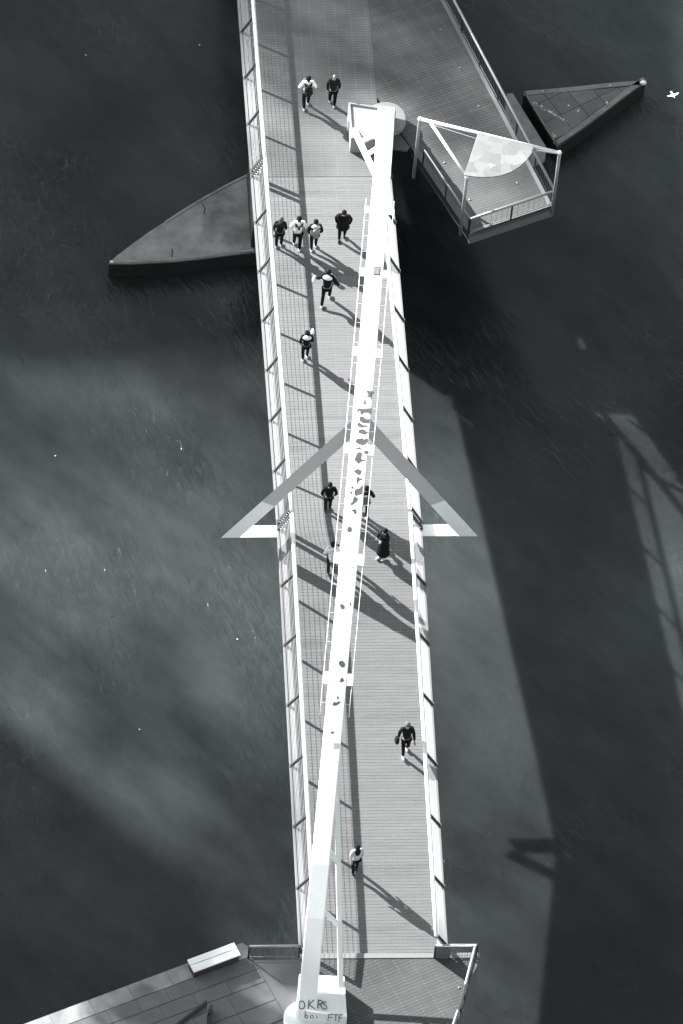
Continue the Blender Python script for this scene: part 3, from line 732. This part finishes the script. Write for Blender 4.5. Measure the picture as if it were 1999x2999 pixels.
# ------------------------------------------------------------------ people
def skin_mesh(name, m, verts, edges, radii, parent, sub=1):
    me = bpy.data.meshes.new(name); me.from_pydata(verts, edges, []); me.materials.append(m)
    o = bpy.data.objects.new(name, me); C.objects.link(o); o.parent = parent
    sk = o.modifiers.new('skin', 'SKIN'); sk.use_smooth_shade = True
    lay = me.skin_vertices[0].data if me.skin_vertices else None
    if lay is None:
        bm = bmesh.new(); bm.from_mesh(me); bm.verts.layers.skin.verify(); bm.to_mesh(me); bm.free(); lay = me.skin_vertices[0].data
    for i, r_ in enumerate(radii):
        lay[i].radius = (r_, r_) if isinstance(r_, (int, float)) else r_
        lay[i].use_root = (i == 0)
    ss_ = o.modifiers.new('sub', 'SUBSURF'); ss_.levels = sub; ss_.render_levels = sub
    return o
class Gph:
    def __init__(s): s.v = []; s.e = []; s.r = []
    def chain(s, pts, start=None):
        prev = start
        for p, r_ in pts:
            s.v.append(tuple(p)); s.r.append(r_); i = len(s.v) - 1
            if prev is not None: s.e.append((prev, i))
            prev = i
        return prev
def person(label, px, py, heading, H=1.74, top=0.02, legs=0.02, shoes=0.7, hair=0.02, arms='swing', stride=0.5, coat=None, pack=None, bag=None, hood=None, straps=None, longhair=False, bald=False, lean=0.0, legskin=False, wide=1.0):
    feet = dk(px, py)
    root = thing('person', label, 'person', 'people walking on the footbridge', feet, heading)
    k = H / 1.74
    def V3(x, y, z):
        return Vector((x * k * wide if z > 0.9 else x * k, (y + lean * max(0, z - 0.9)) * k, z * k))
    st = stride
    st = stride * 0.8
    la, ra = (0.085, 0.34 * st, 0.07), (-0.085, -0.36 * st, 0.07 + 0.05 * abs(st))
    lk, rk = (0.095, 0.20 * st + 0.05, 0.50), (-0.095, -0.06 * st + 0.06, 0.49)
    hip = 0.92 - 0.03 * abs(st)
    sh = 1.43
    if arms == 'swing':
        A = {1: ((0.235, -0.10 * st - .02, 1.16), (0.25, -0.20 * st + 0.05, 0.92)), -1: ((-0.235, 0.10 * st - .04, 1.16), (-0.25, 0.24 * st + 0.06, 0.93))}
    elif arms == 'straps':
        A = {1: ((0.30, -0.06, 1.18), (0.17, 0.13, 1.27)), -1: ((-0.30, -0.06, 1.18), (-0.17, 0.13, 1.27))}
    elif arms == 'phone':
        A = {1: ((0.24, 0.08, 1.18), (0.08, 0.30, 1.38)), -1: ((-0.24, 0.06, 1.18), (-0.06, 0.30, 1.36))}
    elif arms == 'out':
        A = {1: ((0.32, -0.05, 1.20), (0.40, 0.06, 1.02)), -1: ((-0.34, -0.02, 1.24), (-0.42, 0.10, 1.16))}
    elif arms == 'down':
        A = {1: ((0.215, -0.03, 1.16), (0.21, 0.07, 0.93)), -1: ((-0.215, 0.0, 1.16), (-0.20, -0.08, 0.93))}
    elif arms == 'bent':
        A = {1: ((0.22, -0.05, 1.16), (0.16, 0.19, 1.12)), -1: ((-0.215, 0.0, 1.16), (-0.21, 0.05, 0.93))}
    else:                                  # pockets
        A = {1: ((0.25, -0.06, 1.17), (0.20, 0.03, 0.95)), -1: ((-0.25, -0.06, 1.17), (-0.20, 0.03, 0.95))}
    # body, one continuous skin
    g = Gph()
    g.chain([(V3(0, 0, hip), 0.08 * k)])
    ch = g.chain([(V3(0, -0.01, 1.12), 0.085 * k), (V3(0, -0.01, 1.33), 0.10 * k)], 0)
    hd = g.chain([(V3(0, 0, 1.49), 0.052 * k), (V3(0, 0.02, 1.585), 0.083 * k), (V3(0, 0.015, 1.675), 0.078 * k)], ch)
    g.chain([(V3(0, 0.115, 1.585), 0.014 * k)], hd - 1)
    for s_ in (1, -1):
        e_, w_ = A[s_]
        dirw = (V3(*w_) - V3(*e_)).normalized()
        wr = g.chain([(V3(s_ * 0.165, -0.01, sh - .02), 0.058 * k), (V3(*e_), 0.038 * k), (V3(*w_), 0.026 * k), (V3(*w_) + dirw * 0.07, 0.032 * k)], ch)
        sd_ = Vector((1, 0, 0))
        for j, (f_, ln_) in enumerate(((-.03, .07), (-.01, .085), (.01, .08), (.03, .065))):
            b0 = V3(*w_) + dirw * 0.10 + sd_ * f_
            g.chain([(b0, 0.009), (b0 + dirw * ln_ * 0.55, 0.009), (b0 + dirw * ln_ * 0.85 + Vector((0, 0.012, 0)), 0.008)], wr)
        g.chain([(V3(*w_) + dirw * 0.06 + Vector((-s_ * .045, 0.02, 0)), 0.010), (V3(*w_) + dirw * 0.1 + Vector((-s_ * .055, 0.03, 0)), 0.009)], wr)
        kn, an = (lk, la) if s_ == 1 else (rk, ra)
        g.chain([(V3(s_ * 0.09, 0, hip - .06), 0.06 * k), (V3(*kn), 0.055 * k), (V3(*an), 0.038 * k), (V3(an[0], an[1] + 0.12, an[2] - 0.035), 0.032 * k)], 0)
    skin_mesh('body', M['skin'], g.v, g.e, g.r, root)
    # jacket / shirt
    g = Gph()
    g.chain([(V3(0, 0, hip - .04), 0.160 * k)])
    ch = g.chain([(V3(0, -0.01, 1.14), 0.148 * k), (V3(0, -0.01, 1.33), 0.158 * k)], 0)
    g.chain([(V3(0, 0, 1.465), 0.072 * k)], ch)
    for s_ in (1, -1):
        e_, w_ = A[s_]
        g.chain([(V3(s_ * 0.17, -0.01, sh - .01), 0.088 * k), (V3(*e_), 0.066 * k), (V3(*w_), 0.046 * k)], ch)
    skin_mesh('jacket', cmat(top), g.v, g.e, g.r, root)
    # trousers
    g = Gph()
    g.chain([(V3(0, 0, hip + .03), 0.135 * k)])
    for kn, an, s_ in ((lk, la, 1), (rk, ra, -1)):
        g.chain([(V3(s_ * 0.09, 0, hip - .08), 0.100 * k), (V3(*kn), 0.072 * k), (V3(an[0], an[1], an[2] + .03), 0.055 * k)], 0)
    skin_mesh('trousers', cmat(legs), g.v, g.e, g.r, root)
    for an in (la, ra):
        c = V3(an[0], an[1] + 0.05, an[2] - 0.02)
        MB().ball(c, (0.044 * k, 0.13 * k, 0.055 * k), 10, 6).build('shoe', cmat(shoes), root, True)
    if not bald:
        b = MB().ball(V3(0, -0.012, 1.655), (0.098 * k, 0.112 * k, 0.10 * k), 12, 8)
        if longhair:
            b.ball(V3(0, -0.10, 1.46), (0.11 * k, 0.06 * k, 0.24 * k), 10, 8)
        b.build('hair', cmat(hair), root, True)
    if coat:
        b = MB(); n_ = 16; rings = [(1.30, .19, .14), (1.12, .185, .145), (0.92, .215, .175), (coat, .26, .235)]
        vs = []
        for z, rx, ry in rings:
            vs += [V3(rx * math.cos(2 * math.pi * i / n_), ry * math.sin(2 * math.pi * i / n_) - .01, z) for i in range(n_)]
        fs = [(j * n_ + i, j * n_ + (i + 1) % n_, (j + 1) * n_ + (i + 1) % n_, (j + 1) * n_ + i) for j in range(3) for i in range(n_)]
        b.add(vs, fs).build('coat_skirt', cmat(top), root, True)
    if pack is not None:
        c = V3(0, -0.21, 1.22)
        b = MB().ball(c, (0.155 * k, 0.115 * k, 0.235 * k), 12, 8).build('backpack', cmat(pack), root, True)
        MB().box(c + Vector((0, -0.10, -0.06)), (0.10 * k, 0, 0), (0, 0.035, 0), (0, 0, 0.09)).build('pocket', cmat(pack), b)
    if straps is not None:
        b = MB()
        for s_ in (1, -1):
            b.tube([V3(s_ * 0.10, -0.17, 1.36), V3(s_ * 0.12, -0.12, 1.46), V3(s_ * 0.12, 0.08, 1.44), V3(s_ * .11, .15, 1.3)], 0.022, 6)
            b.tube([V3(s_ * 0.12, -0.10, 1.47), V3(s_ * -0.03, -0.185, 1.24)], 0.022, 6)
        b.build('straps', cmat(straps), root)
    if hood is not None:
        MB().ball(V3(0, -0.09, 1.44), (0.17 * k, 0.09 * k, 0.085 * k), 12, 6).build('hood', cmat(hood), root, True)
    if bag:
        s_, v_, sz, zz = bag; w_ = V3(*A[s_][1])
        c = w_ + Vector((s_ * 0.06, 0.02, zz))
        MB().ball(c, (0.09 * sz, 0.17 * sz, 0.17 * sz), 10, 7).build('bag', cmat(v_), root, True)
        MB().tube([c + Vector((0, 0, .12)), w_], 0.012, 5).build('bag_handle', cmat(v_), root)
    return root
N_, S_ = 0.0, math.pi
person('person in a white shirt and dark trousers with small dark backpack, topmost left walker', 895, 316, N_ + .05, 1.80, top=0.8, legs=0.02, straps=0.02, pack=0.03, arms='straps', stride=0.5)
person('bald person in a dark jacket walking away at the very top of the bridge', 971, 309, N_ - .1, 1.76, top=0.022, legs=0.015, bald=True, arms='down', stride=-0.4, shoes=0.5)
person('person in dark clothes close to the left railing beside the white shirted walker', 815, 724, N_ - 0.1, 1.72, top=0.02, legs=0.015, hood=0.03, hair=0.1, arms='bent', stride=0.2, shoes=0.4)
person('person in a white shirt with dark crossed straps walking in a group of three', 868, 727, N_, 1.82, top=0.8, legs=0.015, straps=0.02, arms='straps', stride=-0.5)
person('person in a dark jacket carrying a grey backpack in the group of three', 917, 731, N_ + 0.05, 1.72, top=0.03, legs=0.02, pack=0.22, hood=0.55, arms='pockets', stride=0.35)
person('person in a wide black coat walking towards the camera alone near the arched beam', 1000, 700, S_ - 0.15, 1.72, top=0.015, legs=0.015, coat=0.72, arms='pockets', stride=0.45, shoes=0.02, lean=0.12, wide=1.15)
person('person in a black jacket with a white hood striding away with a white bag', 952, 888, N_ - 0.25, 1.85, top=0.015, legs=0.015, hood=0.85, arms='out', stride=0.95, bag=(-1, 0.85, 0.8, -0.2), lean=0.08)
person('person in black with a white scarf walking alone left of the railing shadow', 892, 1053, N_, 1.66, top=0.015, legs=0.02, hood=0.8, arms='bent', stride=0.3, bag=(1, 0.75, 0.75, 0.28), shoes=0.8)
person('person in a black jacket and dark trousers walking away above the middle of the bridge', 958, 1497, N_, 1.66, top=0.012, legs=0.015, arms='pockets', stride=0.15, shoes=0.03, wide=1.1)
person('person in black almost hidden behind the left side of the arched beam', 1028, 1512, N_, 1.74, top=0.015, legs=0.015, arms='swing', stride=0.4)
person('person with a grey backpack and white shoes half hidden right of the arched beam', 1064, 1512, N_, 1.76, top=0.02, legs=0.015, pack=0.12, arms='straps', stride=-0.4, shoes=0.8)
person('person in a long black coat holding up a phone right of the beam', 1118, 1636, S_ - 0.9, 1.72, top=0.013, legs=0.013, coat=0.35, arms='phone', stride=0.2, shoes=0.7, bag=(-1, 0.6, 0.4, 0.0))
person('person in a pale shirt with a grey backpack walking away left of the beam', 967, 1678, N_ - 0.05, 1.80, top=0.8, legs=0.03, pack=0.5, arms='swing', stride=0.45, shoes=0.15)
person('person with a white shirt almost hidden behind the beam next to the grey backpack', 1012, 1662, N_, 1.78, top=0.5, legs=0.02, arms='swing', stride=0.3, bag=(-1, 0.02, 0.6, 0.1))
person('person in a dark suit with black bag and white shoes, walking towards the camera', 1184, 2206, S_ + 0.1, 1.80, top=0.015, legs=0.013, arms='swing', stride=0.6, hood=None, bag=(1, 0.02, 0.95, -0.15), shoes=0.85, hair=0.12)
person('person with long dark hair and a pale grey jacket walking alone nearest the camera', 1038, 2556, N_ + 0.2, 1.66, top=0.45, legs=0.02, longhair=True, hair=0.015, arms='down', stride=0.4, shoes=0.03)

# ------------------------------------------------------------------ gull
gp = at(1545 * D, 219 * D, -3.6)
gs_ = 0.7
gu = thing('gull', 'white gull gliding over the dark water at the right edge', 'bird', None, gp, R(200))
b = MB(); b.ball((0, 0, 0), (0.05, 0.17, 0.045), 8, 6); b.ball((0, 0.18, 0.02), (0.032, 0.05, 0.03), 8, 5)
b.add([(-.03, -.14, 0), (.03, -.14, 0), (.06, -.27, 0), (-.06, -.27, 0)], [(0, 1, 2, 3)])
gu.scale = (gs_, gs_, gs_)
b.build('body', M['gull'], gu, True)
for s_ in (-1, 1):
    MB().prism([(s_ * .03, .09, .02), (s_ * .18, .10, .06), (s_ * .36, -.02, .05), (s_ * .17, -.03, .04), (s_ * .03, -.06, .02)], (0, 0, -.012)).build('wing', M['gull'], gu)
for i, (x, y) in enumerate(((545, 1468), (320, 1675), (127, 1047), (458, 104), (197, 127), (908, 1502 / 3))):
    if i == 5: continue
    p = at(x * D, y * D, WZ + 0.01)
    tag(MB().ball(p, (0.032, 0.024, 0.012), 6, 4).build('floating_leaf', M['dropping']), ['pale speck afloat left of the bridge middle', 'pale speck afloat in the lower left water', 'pale speck afloat near the left photo edge', 'pale speck afloat in the upper left water beside the railing', 'tiny pale speck afloat near the upper left corner'][i], 'leaf', 'pale specks floating on the river')

# ------------------------------------------------------------------ unseen blocks and trees added up-sun to throw the big soft shadows
def up_sun(px, py, z0, h):
    p = at(px * D, py * D, z0); return p + Vector((SUN.x, SUN.y, SUN.z)) / SUN.z * (h - z0)
bank = tag(MB().prism([(-420, 62, -1.8), (120, 62, -1.8), (120, 420, -1.8), (-420, 420, -1.8)], (0, 0, -7)).build('riverbank', M['ground']), kind='structure')
bank2 = tag(MB().prism([(-420, -120, -1.8), (-34, -45, -1.8), (-36, 61.9, -1.8), (-420, 61.9, -1.8)], (0, 0, -7)).build('riverbank', M['ground']), kind='structure')
def block(name, label, roof, floors, parapet=0.3):
    root = thing(name, label, 'building')
    z = roof[0].z
    MB().prism(roof, (0, 0, -(z + 1.8))).build('wall', M['brick'], root)
    c = sum(roof, Vector()) / len(roof)
    MB().prism([c + (p - c) * 0.97 + Vector((0, 0, parapet)) for p in roof], (0, 0, -parapet + 0.01)).build('roof', M['ground'], root)
    me = None
    for i in range(len(roof)):
        a, b_ = roof[i], roof[(i + 1) % len(roof)]; d = b_ - a; L = d.length
        if L < 10: continue
        u = d.normalized(); n_ = Vector((u.y, -u.x, 0))
        if n_.dot(a - c) < 0: n_ = -n_
        if n_.y > 0.3: continue
        for f in range(0, floors, 2):
            k = 0
            while 3 + k * 8 < L - 3:
                p = a + u * (4 + k * 8) + Vector((0, 0, -4 - f * (z / floors))); k += 1
                MB().box(p + n_ * 0.02, u * 1.4, n_ * 0.05, (0, 0, 1.1)).build('window', M['glass'], root)
HA = 72
ra_ = [up_sun(-500, 850, WZ, HA), up_sun(250, 860, WZ, HA), up_sun(640, 800, WZ, HA), up_sun(760, 560, WZ, HA), up_sun(920, 430, WZ, HA), up_sun(1400, 520, WZ, HA), up_sun(1650, 640, WZ, HA)]  # front roof edge traced up-sun from the wanted shade line on the water
ra_ += [ra_[6] + Vector((0, 28, 0)), ra_[0] + Vector((0, 28, 0))]
block('far_shade_block', 'unseen flat roofed block on the far bank, roofline shaped for the shade it throws', ra_, 14)
HB = 78
rb_ = [up_sun(-500, 1240, WZ, HB), up_sun(0, 1640, WZ, HB), up_sun(560, 2110, WZ, HB), up_sun(540, 2300, WZ, HB), up_sun(500, 2700, WZ, HB)]  # roof edge set so its shade covers the lower left water
rb_ += [rb_[3] + Vector((-30, -12, 0)), rb_[0] + Vector((-14, -32, 0))]
block('left_shade_block', 'unseen tower on the left bank, roof edge shaped to shade the lower left water', rb_, 18)
def tree(px, py, z0, h, rad, n, label, dens=0.5):  # out of view, placed up-sun and thinned by leaf count for its shade
    c = at(px * D, py * D, z0) + SUN / SUN.z * (h - z0)
    root = thing('tree', label, 'tree', None, (c.x, c.y, -1.8))
    b = MB(); H_ = h + 1.8
    b.tube([(0, 0, 0), (.2, .1, H_ * .5), (0, 0, H_)], 0.45, 8, 0.15)
    for i in range(9):
        a = random.uniform(0, 6.28); z = random.uniform(.55, .95) * H_; b.tube([(0, 0, z), (math.cos(a) * rad * .7, math.sin(a) * rad * .7, z + rad * .5)], 0.12, 5, 0.03)
    b.build('trunk', M['bark'], root)
    b = MB(); cl = [(random.gauss(0, .42), random.gauss(0, .42), random.gauss(0, .5)) for _ in range(26)]
    for i in range(n):
        q = random.choice(cl); p = Vector((q[0] + random.gauss(0, .13), q[1] + random.gauss(0, .13), q[2] + random.gauss(0, .13))) * rad + Vector((0, 0, H_))
        u = Vector((random.gauss(0, 1), random.gauss(0, 1), random.gauss(0, 1))).normalized(); w = u.orthogonal().normalized(); sz = random.uniform(.12, .3) * (1.5 if rad > 5 else 1)
        b.add([p - u * sz, p + w * sz * .6, p + u * sz, p - w * sz * .6], [(0, 1, 2, 3)])
    b.build('crown', M['leaf'], root)
tree(330, 2250, QZ, 26, 3.4, 1900, 'unseen leafy tree added on the left bank to dapple the stone quay, first of two')
tree(610, 2330, QZ, 28, 2.6, 1200, 'unseen leafy tree added on the left bank to shade the quay corner, second of two')
tree(670, -60, -2.3, 66, 5.5, 1250, 'unseen sparse tree added on the far bank to shade the boards by the topmost walkers')
tree(940, 130, -2.3, 70, 7.5, 600, 'unseen sparse tree added on the far bank to shade the plaza')

tree(230, 1060, WZ, 66, 5.0, 330, 'unseen sparse tree added on the left bank to mottle the lit water, farthest of its row')
tree(60, 1420, WZ, 66, 4.6, 330, 'unseen sparse tree added on the left bank to mottle the lit water, middle of its row')
tree(380, 1720, WZ, 68, 5.5, 420, 'unseen sparse tree added on the left bank to mottle the lit water, nearest of its row')
